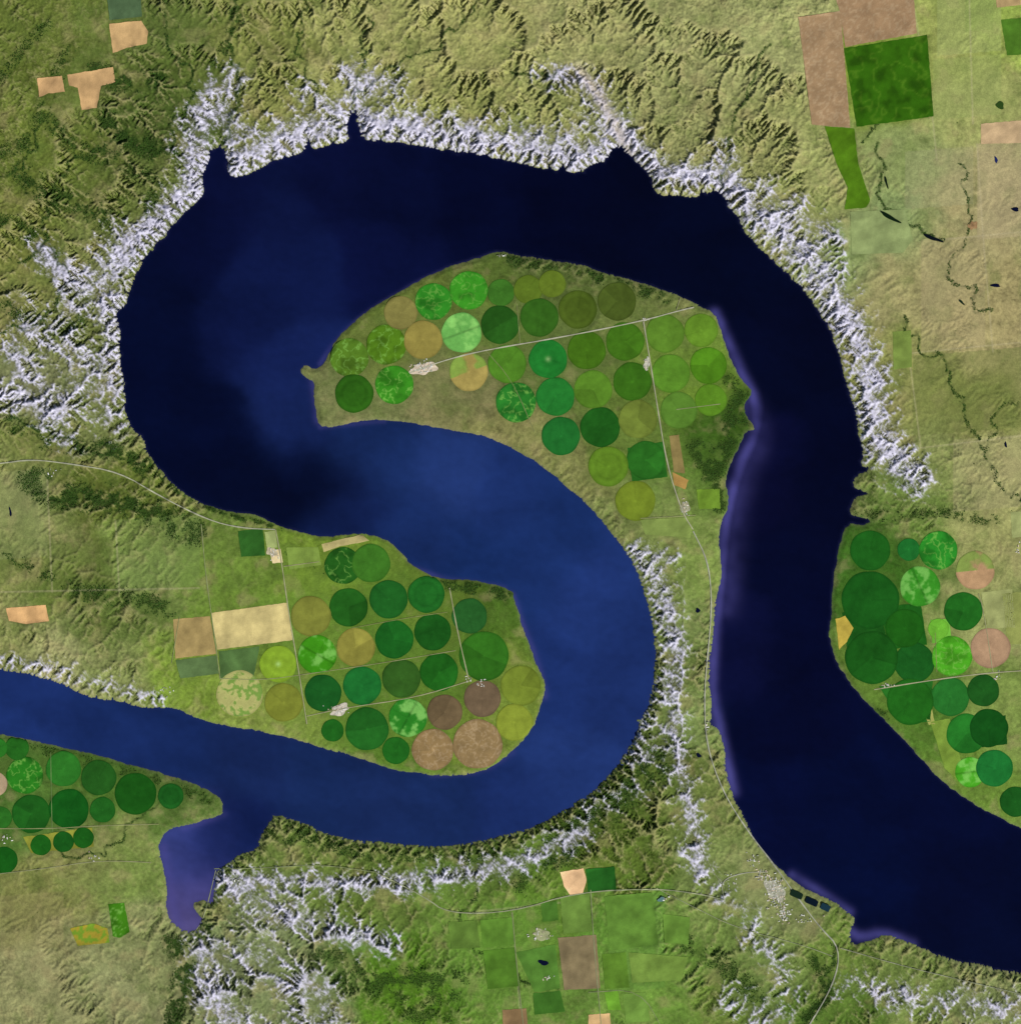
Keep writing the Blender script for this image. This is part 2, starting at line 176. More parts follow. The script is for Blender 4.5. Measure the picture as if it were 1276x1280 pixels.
F=[([(997,22),(1050,14),(1062,160),(1014,156)],(146,122,98),'b'),([(1049,14),(1044,0),(1044,-40),(1138,-40),(1145,42),(1056,59)],(150,124,100),'b'),([(1054,61),(1158,44),(1166,146),(1070,159)],(54,104,18),'g'),
([(1030,158),(1067,161),(1072,205),(1087,250),(1082,260),(1055,262),(1059,235),(1045,205)],(76,116,24),'p'),([(1225,155),(1330,146),(1330,178),(1225,180)],(182,158,130),'p'),([(1250,25),(1330,18),(1330,64),(1258,70)],(76,118,40),'p'),([(1240,-40),(1330,-40),(1330,0),(1245,10)],(190,165,125),'p'),
([(137,30),(177,26),(186,40),(184,55),(160,60),(142,67)],(198,166,124),'p'),([(47,98),(78,95),(82,115),(62,117),(50,122)],(188,154,116),'p'),([(85,94),(142,84),(145,103),(127,108),(122,135),(103,138),(98,110),(87,107)],(184,152,114),'p'),([(130,-40),(175,-40),(178,21),(138,26)],(80,106,78),'p'),
([(8,760),(58,756),(62,776),(34,780),(12,776)],(206,166,122),'p'),([(217,774),(263,770),(271,817),(220,823)],(170,150,104),'p'),([(265,766),(360,753),(366,800),(272,812)],(204,190,138),'p'),([(220,825),(271,819),(274,842),(226,848)],(88,114,74),'p'),([(274,814),(325,808),(318,845),(276,848)],(76,106,62),'p'),
([(298,664),(329,660),(332,694),(302,696)],(48,98,40),'p'),([(331,665),(345,663),(347,684),(334,686)],(150,165,110),'p'),([(337,688),(351,686),(354,703),(341,704)],(214,198,162),'p'),([(402,680),(452,668),(462,676),(425,683),(405,690)],(182,172,124),'p'),([(358,684),(398,684),(402,706),(362,712)],(122,148,72),'p'),
([(700,1090),(729,1085),(733,1100),(728,1117),(712,1118),(705,1108)],(216,180,146),'p'),([(732,1086),(768,1083),(770,1112),(735,1115)],(38,98,36),'p'),([(697,1172),(745,1168),(750,1235),(705,1237)],(126,114,90),'p'),([(735,1268),(762,1266),(766,1320),(737,1320)],(200,168,128),'p'),([(628,1262),(658,1260),(662,1320),(630,1320)],(138,114,86),'p'),
([(88,1160),(118,1154),(135,1160),(138,1178),(98,1182)],(152,140,52),'o'),([(136,1130),(156,1128),(163,1165),(150,1172),(142,1170)],(60,118,24),'s'),([(1115,415),(1138,413),(1139,459),(1116,462)],(112,134,68),'p'),([(1044,774),(1056,770),(1066,785),(1058,802),(1048,812)],(188,168,78),'p'),
([(836,545),(848,543),(856,592),(842,590)],(132,118,78),'p'),([(840,590),(860,600),(856,612),(842,606)],(174,140,84),'p'),([(870,612),(899,611),(900,636),(873,636)],(106,140,50),'p'),([(800,650),(868,646),(862,672),(806,668)],(118,138,76),'p'),
([(30,1046),(116,1034),(118,1058),(40,1066)],(140,146,60),'p'),([(1162,902),(1186,898),(1200,950),(1196,975),(1180,960)],(118,148,62),'p'),([(1225,740),(1264,736),(1268,784),(1234,786)],(150,158,108),'p'),
([(1062,265),(1130,262),(1140,300),(1128,316),(1064,318)],(132,148,102),'p'),([(755,1120),(815,1115),(822,1180),(762,1188)],(96,136,58),'p'),([(645,1190),(694,1180),(700,1235),(668,1240)],(78,120,50),'p'),([(785,1190),(860,1196),(850,1225),(790,1228)],(110,140,66),'p'),([(755,1240),(772,1238),(776,1262),(760,1262)],(100,150,50),'p'),
([(1052,766),(1100,760),(1110,815),(1060,822)],(28,86,28),'p'),([(1100,758),(1150,754),(1158,806),(1110,812)],(30,94,28),'p'),([(1098,858),(1165,850),(1162,902),(1128,905)],(34,96,32),'p'),([(1162,775),(1186,773),(1188,800),(1164,804)],(100,165,60),'p'),
([(1222,900),(1256,894),(1258,930),(1224,934)],(22,80,28),'p'),([(784,560),(828,552),(834,596),(790,602)],(38,96,32),'p'),([(1066,20),(1074,4),(1086,10),(1090,24),(1080,32)],(50,80,30),'p'),
([(600,1150),(640,1146),(643,1180),(604,1184)],(88,128,50),'p'),([(700,1121),(736,1117),(740,1164),(704,1167)],(100,132,62),'p'),([(752,1192),(782,1190),(786,1234),(756,1236)],(88,126,46),'p'),([(666,1241),(700,1238),(706,1264),(668,1268)],(58,102,38),'p'),([(604,1188),(643,1184),(650,1232),(610,1236)],(82,124,44),'p'),
([(778,1242),(806,1240),(812,1276),(782,1278)],(106,142,66),'p'),([(560,1152),(596,1150),(600,1184),(564,1186)],(96,128,58),'p'),([(828,1142),(862,1146),(860,1180),(830,1178)],(94,130,56),'p'),([(676,1128),(696,1126),(698,1150),(678,1152)],(70,112,44),'p'),([(1262,640),(1330,636),(1330,668),(1264,672)],(150,160,110),'p'),([(1150,880),(1162,878),(1168,905),(1160,906)],(150,155,90),'p'),([(1252,742),(1276,740),(1330,738),(1330,800),(1258,806)],(140,150,88),'p')]
fm=np.zeros((N,N),np.float32)
for x,y,r,c,s in C: 
    i0=max(0,int((x-r-4+M)/STEP));i1=int((x+r+6+M)/STEP);j0=max(0,int((y-r-4+M)/STEP));j1=int((y+r+6+M)/STEP)
    d=np.hypot(PX[j0:j1,i0:i1]-x,PY[j0:j1,i0:i1]-y); fm[j0:j1,i0:i1]=np.maximum(fm[j0:j1,i0:i1],(d<r+2))
for P,c,s in F: fm=np.maximum(fm,inside(P))
fmb=np.clip(blur(fm,2.5,2)*1.6,0,1)
REL=REL*(1-fmb)+0.002*fmb
# ------------------------------------------------------------------ stream-power erosion
def sim(h,base,its,k,seed,diff=0.05):
    r=np.random.default_rng(seed); H,W=h.shape; idx=np.arange(H*W).reshape(H,W); A=None
    upl=(1+0.5*r.random((H,W))).astype(np.float32)
    for it in range(its):
        h=np.where(base,0,h+upl)
        hp=np.pad(h,1,mode='edge'); best=np.zeros((H,W),np.float32); rec=idx.copy()
        for dy in(-1,0,1):
            for dx in(-1,0,1):
                if dx==0 and dy==0: continue
                s=(h-hp[1+dy:1+dy+H,1+dx:1+dx+W])*((1.0 if dx*dy==0 else .7071))*(1+0.35*r.random((H,W),dtype=np.float32))
                m=s>best; best[m]=s[m]; rec[m]=(idx+dy*W+dx)[m]
        rec[base]=idx[base]; rec=rec.ravel()
        dep=(rec!=idx.ravel()).astype(np.int32); rr=rec.copy()
        for _ in range(14):
            dep=dep+dep[rr]; n2=rr[rr]
            if (n2==rr).all(): break
            rr=n2
        order=np.argsort(dep,kind='stable'); cnt=np.bincount(dep); off=np.concatenate([[0],np.cumsum(cnt)])
        A=np.ones(H*W,np.float32)
        for l in range(len(cnt)-1,0,-1):
            ids=order[off[l]:off[l+1]]; np.add.at(A,rec[ids],A[ids])
        Fk=k*np.sqrt(A); hf=h.ravel().copy()
        for l in range(1,len(cnt)):
            ids=order[off[l]:off[l+1]]; f=Fk[ids]; hf[ids]=(hf[ids]+f*hf[rec[ids]])/(1+f)
        h=hf.reshape(H,W)
        if it%3==0 and diff>0:
            q=np.pad(h,1,mode='edge'); h=h+diff*(q[:-2,1:-1]+q[2:,1:-1]+q[1:-1,:-2]+q[1:-1,2:]-4*h)
    return h,A.reshape(H,W)
lo=SD[::4,::4]
h0=np.where(lo<-0.5,0,np.minimum(lo,110)*0.05+1.2*n_b[::4,::4]+2.5*n_a[::4,::4]+3+ rng.random(lo.shape)*0.6).astype(np.float32)
h0=np.maximum(h0,0)
h1,_=sim(h0,lo<-0.5,70,0.45,1)
n2s=SD[::2,::2].shape[0]
h1=up(h1,2.0,n2s)*1.4+0.8*rng.random((n2s,n2s)).astype(np.float32)
h1,_=sim(h1,SD[::2,::2]<-0.5,30,0.4,4)
h2=up(h1,2.0)*1.2+0.7*rng.random((N,N)).astype(np.float32)
h2,A2=sim(h2,SD<-0.5,9,0.35,2,0.04)
print('sim2',time.time()-T0, h2.max())
def norm(a,r):
    sc=np.sqrt(blur(a**2,r,2)); return np.clip(a/(sc+0.25*np.median(sc)+1e-6),-2.4,2.6)
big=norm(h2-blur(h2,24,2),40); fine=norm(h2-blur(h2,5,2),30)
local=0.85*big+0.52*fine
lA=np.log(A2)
REL=np.maximum(REL, 0.21*np.clip(bad*1.3,0,1)*(1-fmb))*1.08
REL=REL*(1+0.3*n_d)
jag=0.8+2.0*np.clip(bad+REL*2,0,1)
SDn=SD+jag*(n_c*1.1)+ (0.8+2.0*np.clip(REL*4,0,1))*n_b*1.0
fj=(np.clip(lA-2.5,0,5)*1.7+np.clip(-fine,0,2)*1.3)*np.clip(REL*5,0,1)*(SD<10)
SDn=SDn-fj
ramp=sstep(0,10,SDn)
bluff=0.02+0.035*np.clip(SDn,0,6)+0.35*sstep(3,60,SDn)+0.12*n_a*sstep(10,60,SDn)
HT=bluff+REL*ramp*(local+0.7) + 0.010*n_c*ramp*(1-fmb)
HT=np.maximum(HT,0.025+0.02*np.clip(SDn,0,4))
HT=np.where(SDn<0,np.maximum(SDn*0.08,-0.5),HT).astype(np.float32)
hm=HT.copy()
q=np.pad(HT,1,mode='edge')
for dy in(0,1,2):
    for dx in(0,1,2): hm=np.maximum(hm,q[dy:dy+N,dx:dx+N])
HS=blur(hm,1.3,1); HS=np.maximum(HS,HT)
# ------------------------------------------------------------------ ground cover colour
n_e=fbm(PX,PY,4,2,41); n_f=fbm(PX,PY,30,4,51); n_g=fbm(PX,PY,12,4,57)
def mixc(c,t,a): return c*(1-a[...,None])+lin(t)*a[...,None]
COL*=(1+0.14*n_a+0.18*n_b+0.18*n_c+0.20*n_e)[...,None]
COL*=np.array([1.0,0.99,0.84],np.float32)
COL=mixc(COL,(162,148,104),np.clip(0.30*sstep(0.15,0.8,n_f),0,1)*(1-fmb))
COL=mixc(COL,(82,104,44),0.35*sstep(0.1,0.8,-n_f))
rel01=np.clip(REL/0.15,0,1)
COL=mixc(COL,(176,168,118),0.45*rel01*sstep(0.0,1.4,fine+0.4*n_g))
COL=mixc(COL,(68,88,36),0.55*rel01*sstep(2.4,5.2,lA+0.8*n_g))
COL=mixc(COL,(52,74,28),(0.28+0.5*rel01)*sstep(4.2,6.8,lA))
COL=mixc(COL,(40,62,22),np.clip(dark*1.25,0,1)*sstep(-0.5,0.3,n_b+0.5*n_g+0.5*n_c-0.4*fine*rel01)*0.92)
core=sstep(0.25,0.75,bad)
COL=mixc(COL,(108,108,80),core*0.45)
wt=bad*1.25+0.50*fine+0.30*n_g+0.24*n_e-0.13*np.clip(lA-2,0,5)-0.47
wh=sstep(0.0,0.9,wt)*sstep(0.06,0.2,bad)*(1-fmb)
pale=lin((202,200,220))*(1+0.18*n_e[...,None]+0.14*n_b[...,None]+0.14*n_c[...,None])
COL=COL*(1-wh[...,None]*0.92)+pale*wh[...,None]*0.92
wash=stroke([(722,85),(742,110),(760,140),(778,175),(785,192)],7)*np.clip(1+.6*n_g,0,1)
COL=mixc(COL,(190,178,166),0.65*wash)
COL=mixc(COL,(40,62,24),np.clip(creekm*(1+.5*n_c),0,1)*0.85)
for (x0,y0,x1,y1,c,a) in [(1170,0,1250,70,(150,162,98),.5),(1165,75,1250,150,(140,155,88),.4),(1130,190,1215,262,(150,150,112),.3),(1220,180,1300,300,(172,158,122),.45),(1150,300,1230,440,(158,146,108),.4),(1140,445,1276,545,(108,118,62),.55),(1205,0,1240,40,(125,145,75),.4),
    (1190,550,1276,640,(160,155,110),.4),(0,590,60,700,(128,138,90),.3),(60,680,150,740,(88,104,48),.35),(145,650,250,740,(116,136,76),.35),(760,1120,830,1240,(98,138,58),.5),(600,1130,700,1200,(92,130,50),.4),(150,0,260,70,(96,112,56),.4),(0,0,90,80,(98,110,52),.3),(0,1120,80,1190,(138,130,86),.3),(560,1180,640,1270,(84,124,44),.3),(355,690,580,940,(96,124,46),.35),(410,400,900,520,(96,112,58),.2)]:
    w=((PX>x0)&(PX<x1)&(PY+0.08*(PX-x0)>y0)&(PY+0.08*(PX-x0)<y1)&(SD>2)).astype(np.float32)
    COL=mixc(COL,c,w*a)
for P in [[(1215,155),(1210,-20)],[(1140,0),(1165,150),(1170,200)],[(1276,428),(1135,442)],[(1135,442),(1150,560)],[(1175,300),(1276,290)],[(1220,180),(1228,300),(1240,440)],[(0,740),(250,735)],[(60,600),(66,740)],[(640,1140),(650,1270)],[(590,1140),(700,1128)],[(1276,545),(1150,560)],[(145,650),(150,740)]]:
    d=np.full((N,N),4,np.float32); dist_lines(d,P,False,4); COL=mixc(COL,(186,176,140),0.35*np.exp(-(d/0.9)**2)*(d<3.5))
edge=np.exp(-(np.clip(SDn,0,9)/2.0)**2)*(SDn<8)
COL=mixc(COL,(112,114,84),0.40*edge*(1-np.clip(dark,0,1)))
COL=np.clip(COL,0.004,0.8)
print('color',time.time()-T0)

# ------------------------------------------------------------------ mesh helpers
def attr(me,name,rgb):
    a=me.color_attributes.new(name,'FLOAT_COLOR','POINT')
    buf=np.ones((len(me.vertices),4),np.float32); buf[:,:3]=rgb; a.data.foreach_set('color',buf.ravel())
def fast_mesh(name,co,quads,mat,rgb=None,smooth=True,nper=4):
    me=bpy.data.meshes.new(name); nv=len(co); nf=len(quads)
    me.vertices.add(nv); me.vertices.foreach_set('co',np.asarray(co,np.float32).ravel())
    me.loops.add(nf*nper); me.loops.foreach_set('vertex_index',np.asarray(quads,np.int32).ravel())
    me.polygons.add(nf); me.polygons.foreach_set('loop_start',np.arange(0,nf*nper,nper,dtype=np.int32))
    me.polygons.foreach_set('use_smooth',np.full(nf,smooth))
    me.update(calc_edges=True)
    if rgb is not None: attr(me,'Col',rgb)
    me.materials.append(mat)
    o=bpy.data.objects.new(name,me); bpy.context.scene.collection.objects.link(o); return o
def gridquads(r,c):
    i=np.arange(r*c).reshape(r,c)
    return np.stack([i[:-1,:-1],i[1:,:-1],i[1:,1:],i[:-1,1:]],-1).reshape(-1,4)
def wco(x,y,z): return np.stack([(x-CX)*S,(CY-y)*S,z],-1).reshape(-1,3)
def mat_attr(name,rough=1.0,spec=0.1,nscale=9.0,namt=0.12,bump=0.0,bscale=20):
    m=bpy.data.materials.new(name); m.use_nodes=True; nt=m.node_tree; b=nt.nodes['Principled BSDF']
    a=nt.nodes.new('ShaderNodeAttribute'); a.attribute_name='Col'
    tc=nt.nodes.new('ShaderNodeTexCoord')
    nz=nt.nodes.new('ShaderNodeTexNoise'); nz.inputs['Scale'].default_value=nscale; nz.inputs['Detail'].default_value=3
    nt.links.new(tc.outputs['Object'],nz.inputs['Vector'])
    mr=nt.nodes.new('ShaderNodeMapRange'); mr.inputs['From Min'].default_value=.3; mr.inputs['From Max'].default_value=.7; mr.inputs['To Min'].default_value=1-namt; mr.inputs['To Max'].default_value=1+namt
    nt.links.new(nz.outputs['Fac'],mr.inputs['Value'])
    vm=nt.nodes.new('ShaderNodeVectorMath'); vm.operation='SCALE'
    nt.links.new(a.outputs['Color'],vm.inputs[0]); nt.links.new(mr.outputs['Result'],vm.inputs['Scale'])
    nt.links.new(vm.outputs['Vector'],b.inputs['Base Color'])
    b.inputs['Roughness'].default_value=rough; b.inputs['Specular IOR Level'].default_value=spec
    if bump>0:
        bp=nt.nodes.new('ShaderNodeBump'); bp.inputs['Strength'].default_value=bump; bp.inputs['Distance'].default_value=0.05
        n2=nt.nodes.new('ShaderNodeTexNoise'); n2.inputs['Scale'].default_value=bscale; n2.inputs['Detail'].default_value=2
        nt.links.new(tc.outputs['Object'],n2.inputs['Vector']); nt.links.new(n2.outputs['Fac'],bp.inputs['Height']); nt.links.new(bp.outputs['Normal'],b.inputs['Normal'])
    return m
m_ground=mat_attr('prairie_ground',1,0.05,7,0.16,0.4,6)
m_field=mat_attr('crop_canopy',1,0.05,9,0.10)
m_road=mat_attr('gravel_road',1,0.05,20,0.1)
m_tree=mat_attr('tree_foliage',1,0.05,14,0.3)
m_roof=mat_attr('roof_sheet',0.7,0.3,14,0.05)
m_water=mat_attr('lake_water',0.25,0.10,1.2,0.03,0.05,9)

def stretched(n,step):
    a=(-M+np.arange(n)*step).astype(np.float64)
    e=np.array([20000,8000,3000,1000,400,120.])
    a[:6]=a[6]-e; a[-6:]=a[-7]+e[::-1]; return a
sx=stretched(N,STEP); X,Y=np.meshgrid(sx,sx)
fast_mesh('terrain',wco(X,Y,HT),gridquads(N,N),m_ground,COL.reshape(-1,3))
# ------------------------------------------------------------------ water
W=[(700,250,2,6,36),(600,240,3,8,42),(500,250,5,12,50),(430,230,6,13,52),(350,280,10,21,66),(370,340,12,25,74),(480,320,8,17,62),(250,300,5,12,50),(300,260,7,15,56),(200,450,3,10,44),(200,380,4,12,48),(240,520,3,10,44),(300,420,9,20,64),(330,360,12,25,74),(340,460,17,33,88),(370,450,19,36,94),(350,500,20,38,94),(370,530,18,36,90),(280,560,3,10,44),(220,560,3,10,44),(330,600,3,10,42),(390,590,3,10,42),(430,600,9,22,62),(450,550,20,42,96),(480,580,22,46,102),(560,600,31,57,122),(640,620,26,51,114),(680,640,22,48,108),(600,690,22,49,110),(450,640,15,32,82),(520,660,22,46,104),(730,750,29,55,122),(680,720,23,49,110),(770,850,26,50,113),(700,850,26,51,116),(700,960,30,56,122),(640,1010,24,47,108),(550,1010,22,45,100),(400,990,20,42,94),(480,1000,22,44,98),(300,950,20,40,92),(220,930,20,42,98),(150,910,22,45,104),(30,880,25,49,112),(310,1040,14,30,82),(280,1060,22,40,100),(240,1060,46,62,136),(215,1060,56,72,144),(230,1130,80,80,140),(235,1100,56,64,134),(850,330,2,7,36),(780,280,2,6,34),(930,350,2,7,36),(1000,450,2,6,34),(960,600,6,10,48),(1030,600,2,6,36),(990,700,3,8,42),(1010,800,3,8,44),(980,900,3,8,44),(920,800,8,14,56),(1050,1000,3,11,50),(960,1000,4,12,54),(1100,1080,3,12,52),(1180,1050,3,10,48),(1200,1120,3,9,45),(1240,1180,3,10,45),(950,430,3,8,40),(1300,1150,2,8,42)]
W=np.array(W,np.float32)
wpx=PX[::2,::2]; wpy=PY[::2,::2]
u=wpx+14*fbm(wpx,wpy,80,4,61); v=wpy+14*fbm(wpx,wpy,80,4,67)
acc=np.zeros(u.shape+(3,),np.float32); ws=np.zeros(u.shape,np.float32)
for w_ in W:
    d2=(u-w_[0])**2+(v-w_[1])**2; w=np.exp(-d2/(2*25.**2))+1e-3*np.exp(-d2/(2*80.**2))+1e-9
    acc+=w[...,None]*lin(w_[2:5]); ws+=w
WC=acc/ws[...,None]
WC*=np.array([0.98,0.82,0.74],np.float32)
st=fbm(u*0.5+v*0.25,v*1.0-u*.3,55,4,71)
WC*=(1+0.20*st+0.06*fbm(wpx,wpy*1.5,12,3,77))[...,None]
pur=np.zeros(u.shape,np.float32)
for p,wd,a in [([(893,392),(905,420),(928,470),(944,500),(945,540),(922,590),(909,640),(903,690),(899,750),(890,810),(890,870),(903,930),(916,990)],7,.75),([(990,1094),(1030,1118),(1062,1140)],6,.5),([(1063,1165),(1075,1172),(1100,1165),(1140,1180)],7,.55),([(640,745),(655,790),(672,830),(680,870)],5,.45),([(392,470),(396,500),(398,525)],6,.4),([(400,455),(420,425),(460,390),(530,348),(620,318)],3,.3),([(400,534),(480,526)],3,.3),([(520,712),(560,726),(630,736)],4,.35),([(205,1060),(212,1110),(222,1155)],7,.45),([(930,500),(950,545),(926,600),(915,680),(908,760)],15,.28),([(640,940),(600,966),(540,968)],4,.3),([(280,1018),(230,1034)],5,.4)]:
    pur=np.maximum(pur,(a*stroke(p,wd))[::2,::2])
pur*=np.clip(0.9+0.5*fbm(wpx,wpy,34,2,81),0,1.2)
WC=WC*(1-pur[...,None])+lin((74,72,138))*pur[...,None]
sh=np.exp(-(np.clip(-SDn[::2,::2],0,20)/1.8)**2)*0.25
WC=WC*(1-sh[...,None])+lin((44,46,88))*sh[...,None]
n2=WC.shape[0]; sx2=stretched(n2,STEP*2); X,Y=np.meshgrid(sx2,sx2)
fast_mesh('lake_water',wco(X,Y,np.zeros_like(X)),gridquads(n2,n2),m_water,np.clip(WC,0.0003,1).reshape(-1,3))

# ------------------------------------------------------------------ crop circles
def pattern(x,y,cx,cy,r,c,style,seed):
    rg=np.random.default_rng(seed)
    base=np.tile(lin(c)*np.array([1.0,.97,.82],np.float32),(x.size,1)).astype(np.float32); x=x.ravel(); y=y.ravel()
    dx=x-cx; dy=y-cy; rr=np.hypot(dx,dy)/r; th=np.arctan2(dy,dx)
    f1=fbm(x,y,7,3,100+seed%17); f2=fbm(x,y,22,3,130+seed%13)
    k=1+0.16*f2+0.10*f1
    a0=rg.uniform(0,6.28)
    if style not in('rect','b','g','o') or cx<990 and style=='b' and r<40:
        k*=1-0.22*sstep(0.90,0.99,rr)
        k*=1-0.12*np.exp(-((np.abs(((th-a0+np.pi)%(2*np.pi))-np.pi)*rr*r)/0.9)**2)
        k*=1+0.35*np.exp(-(rr*r/1.2)**2)
    wedge=(((th-a0)%(2*np.pi))<rg.uniform(1.2,3.3)).astype(float)
    def mx(t,a):
        nonlocal base; base=base*(1-a[:,None])+lin(t)*a[:,None]
    if style=='w':
        k*=1+wedge*rg.choice([-.2,.22])
    if style=='rect':
        b0=rg.uniform(0,3.14); k*=1+0.05*np.sign(np.sin((dx*math.cos(b0)+dy*math.sin(b0))*0.25))+0.10*f2
    if style in('s','g'):
        sc_=16 if style=='s' else 34
        v=1-np.abs(fbm(x,y,sc_,3,150+seed%11,0.55))*4.5; v=sstep(0.35,1.0,v)
        mx((132,184,84) if style=='s' else (104,146,40),v*(.5 if style=='s' else .35)); k*=1-0.28*sstep(0,.6,-f2)
    if style=='l':
        v=sstep(-0.15,0.35,f2+0.4*f1); mx((150,205,110),v*0.4); k*=1-0.35*np.exp(-((dx*math.cos(a0)+dy*math.sin(a0))/1.5)**2)
    if style=='h':
        v=(dx*math.cos(a0)+dy*math.sin(a0)>0).astype(float); mx((110,150,60),v*0.8*sstep(-.5,.2,f2+.2))
    if style=='t':
        k*=1-0.12*np.exp(-((rr-0.62)*r/1.6)**2)+0.08*np.exp(-((rr-0.8)*r/1.5)**2)
    if style=='d':
        k*=1+0.06*np.sin(rr*14); mx((150,180,120),np.exp(-(rr*r/3)**2)*.5)
    if style=='m':
        v=sstep(0.0,0.4,f1+f2*.6); mx((96,138,52),v*0.85)
    if style=='o':
        v=sstep(-0.1,0.25,f1+f2*.5); mx((92,136,38),v*0.85)
    if style=='b':
        v=1-np.abs(fbm(x,y,10,3,170))*3.5; mx((176,154,122),sstep(.3,.95,v)*0.45)
    tint=1+rg.normal(0,0.07)
    return np.clip(base*tint*k[:,None],0.003,0.8).astype(np.float32)
NR,NS=24,96
for i,(cx,cy,r,c,s) in enumerate(C):
    rr=np.linspace(0,1,NR)[:,None]; th=np.linspace(0,2*np.pi,NS,endpoint=False)[None,:]
    wb=1+0.012*np.sin(3*th+i)+0.008*np.sin(7*th+2*i)
    x=cx+r*rr*wb*np.cos(th); y=cy+r*rr*wb*np.sin(th)
    z=sample(HS,x,y)+0.012+0.003*(i%5)
    z=np.where(sample(SDn,x,y)<1,-0.2,z)
    idx=np.arange(NR*NS).reshape(NR,NS); nx=np.roll(idx,-1,1)
    q=np.stack([idx[:-1],idx[1:],nx[1:],nx[:-1]],-1).reshape(-1,4)
    q=q[:,::-1]
    fast_mesh('crop_circle',wco(x,y,z),q,m_field,pattern(x,y,cx,cy,r,c,s,i+11))
from mathutils.geometry import delaunay_2d_cdt
from mathutils import Vector
for i,(P,c,s) in enumerate(F):
    P=np.array(P,float); out=[]
    for a,b in zip(P,np.roll(P,-1,0)):
        n=max(1,int(np.hypot(*(b-a))/2.5))
        for t in np.arange(n)/n:
            p=a*(1-t)+b*t; j=0.5*fbm(np.array([p[0]]),np.array([p[1]]),6,2,7)[0]; out.append((p[0]+j,p[1]+j))
    O=np.array(out)
    gx_=np.arange(P[:,0].min()+1.3,P[:,0].max(),2.0); gy_=np.arange(P[:,1].min()+1.3,P[:,1].max(),2.0)
    gx2,gy2=np.meshgrid(gx_,gy_); pts=np.stack([gx2.ravel(),gy2.ravel()],1)
    ins=np.zeros(len(pts),bool); md=np.full(len(pts),1e9)
    for a,b in zip(O,np.roll(O,-1,0)):
        cr=(a[1]>pts[:,1])!=(b[1]>pts[:,1])
        xi=a[0]+(pts[:,1]-a[1])*(b[0]-a[0])/((b[1]-a[1]) if b[1]!=a[1] else 1e-9)
        ins^=cr&(pts[:,0]<xi); md=np.minimum(md,np.hypot(pts[:,0]-a[0],pts[:,1]-a[1]))
    pts=pts[ins&(md>1.0)]
    allp=[Vector(p) for p in O]+[Vector(p) for p in pts]
    v,e,f,_,_,_=delaunay_2d_cdt(allp,[],[list(range(len(O)))],1,1e-4)
    V=np.array([(p.x,p.y) for p in v]); z=sample(HS,V[:,0],V[:,1])+0.006+0.002*(i%3)
    z=np.where(sample(SDn,V[:,0],V[:,1])<1,-0.2,z)
    f=np.array([t[::-1] for t in f if len(t)==3])
    cen=P.mean(0); rad=np.hypot(*(P-cen).T).max()*1.1
    rgb=pattern(V[:,0],V[:,1],cen[0],cen[1],rad,c,s if s in 'sbgo' else 'rect',i+400)
    fast_mesh('farm_field',wco(V[:,0],V[:,1],z),f,m_field,rgb,nper=3)
# ------------------------------------------------------------------ roads
R=[([(512,466),(560,449),(610,437),(700,422),(800,402),(850,388),(868,384)],1.7,(186,186,160)),([(804,402),(812,450),(820,500),(833,580),(852,640),(866,662)],1.6,(180,178,150)),([(845,512),(900,505)],1.0,(150,155,110)),
([(866,664),(884,700),(889,740),(888,780),(883,830),(880,870),(882,930),(903,990),(935,1040),(965,1078),(995,1120),(1025,1160),(1050,1185),(1042,1230),(1005,1290)],1.8,(170,172,152)),
([(-60,582),(0,580),(40,574),(90,580),(150,590),(200,620),(260,650),(300,660),(345,662)],1.7,(176,178,150)),([(345,662),(352,700),(362,770),(374,840),(384,905)],1.5,(170,170,130)),([(252,655),(258,720),(268,790),(276,850)],1.1,(150,158,110)),
([(355,708),(400,702)],1.1,(165,165,120)),([(276,848),(330,850),(380,843),(470,830),(570,813)],1.0,(150,155,105)),([(562,735),(572,790),(586,850)],1.5,(180,178,140)),([(384,895),(430,885),(520,872),(590,850)],1.2,(165,165,125)),([(440,785),(510,772),(560,765)],.9,(140,150,90)),
([(470,1090),(530,1120),(560,1142),(640,1140),(720,1115),(820,1110),(880,1118),(905,1125)],1.5,(160,166,130)),([(738,1112),(742,1180),(752,1290)],1.1,(150,158,115)),([(640,1140),(646,1210),(655,1290)],1.0,(145,152,110)),([(820,1110),(860,1130),(920,1160),(1000,1180),(1040,1195)],1.0,(150,158,120)),
([(905,1125),(900,1100),(930,1090),(960,1090)],1.2,(170,172,150)),([(1092,862),(1150,852),(1240,840),(1330,836)],1.5,(178,176,140)),([(1240,840),(1228,760),(1222,742)],1.0,(160,160,120)),
([(1050,1185),(1120,1205),(1180,1220),(1330,1255)],1.1,(150,155,125)),([(-60,1035),(60,1036),(120,1032),(200,1030)],1.1,(150,155,105)),([(0,1092),(60,1085),(125,1075),(190,1078)],1.1,(150,152,110)),([(270,1088),(255,1150),(240,1170)],1.1,(150,155,120)),
([(268,1086),(330,1085),(400,1080),(470,1090)],1.1,(140,150,105)),([(64,940),(66,1040)],.8,(120,145,90)),([(845,388),(850,372)],1,(150,150,110)),([(1170,840),(1168,790)],.8,(140,150,90)),([(800,648),(870,644)],1.0,(150,155,105)),([(646,380),(650,430)],.9,(140,148,95)),([(225,770),(215,830)],.9,(140,150,100)),
([(606,437),(640,475),(668,540)],.8,(130,135,90)),([(735,1240),(800,1236),(830,1290)],.9,(140,150,105)),([(905,1110),(885,1080),(872,1050)],.9,(140,145,110))]
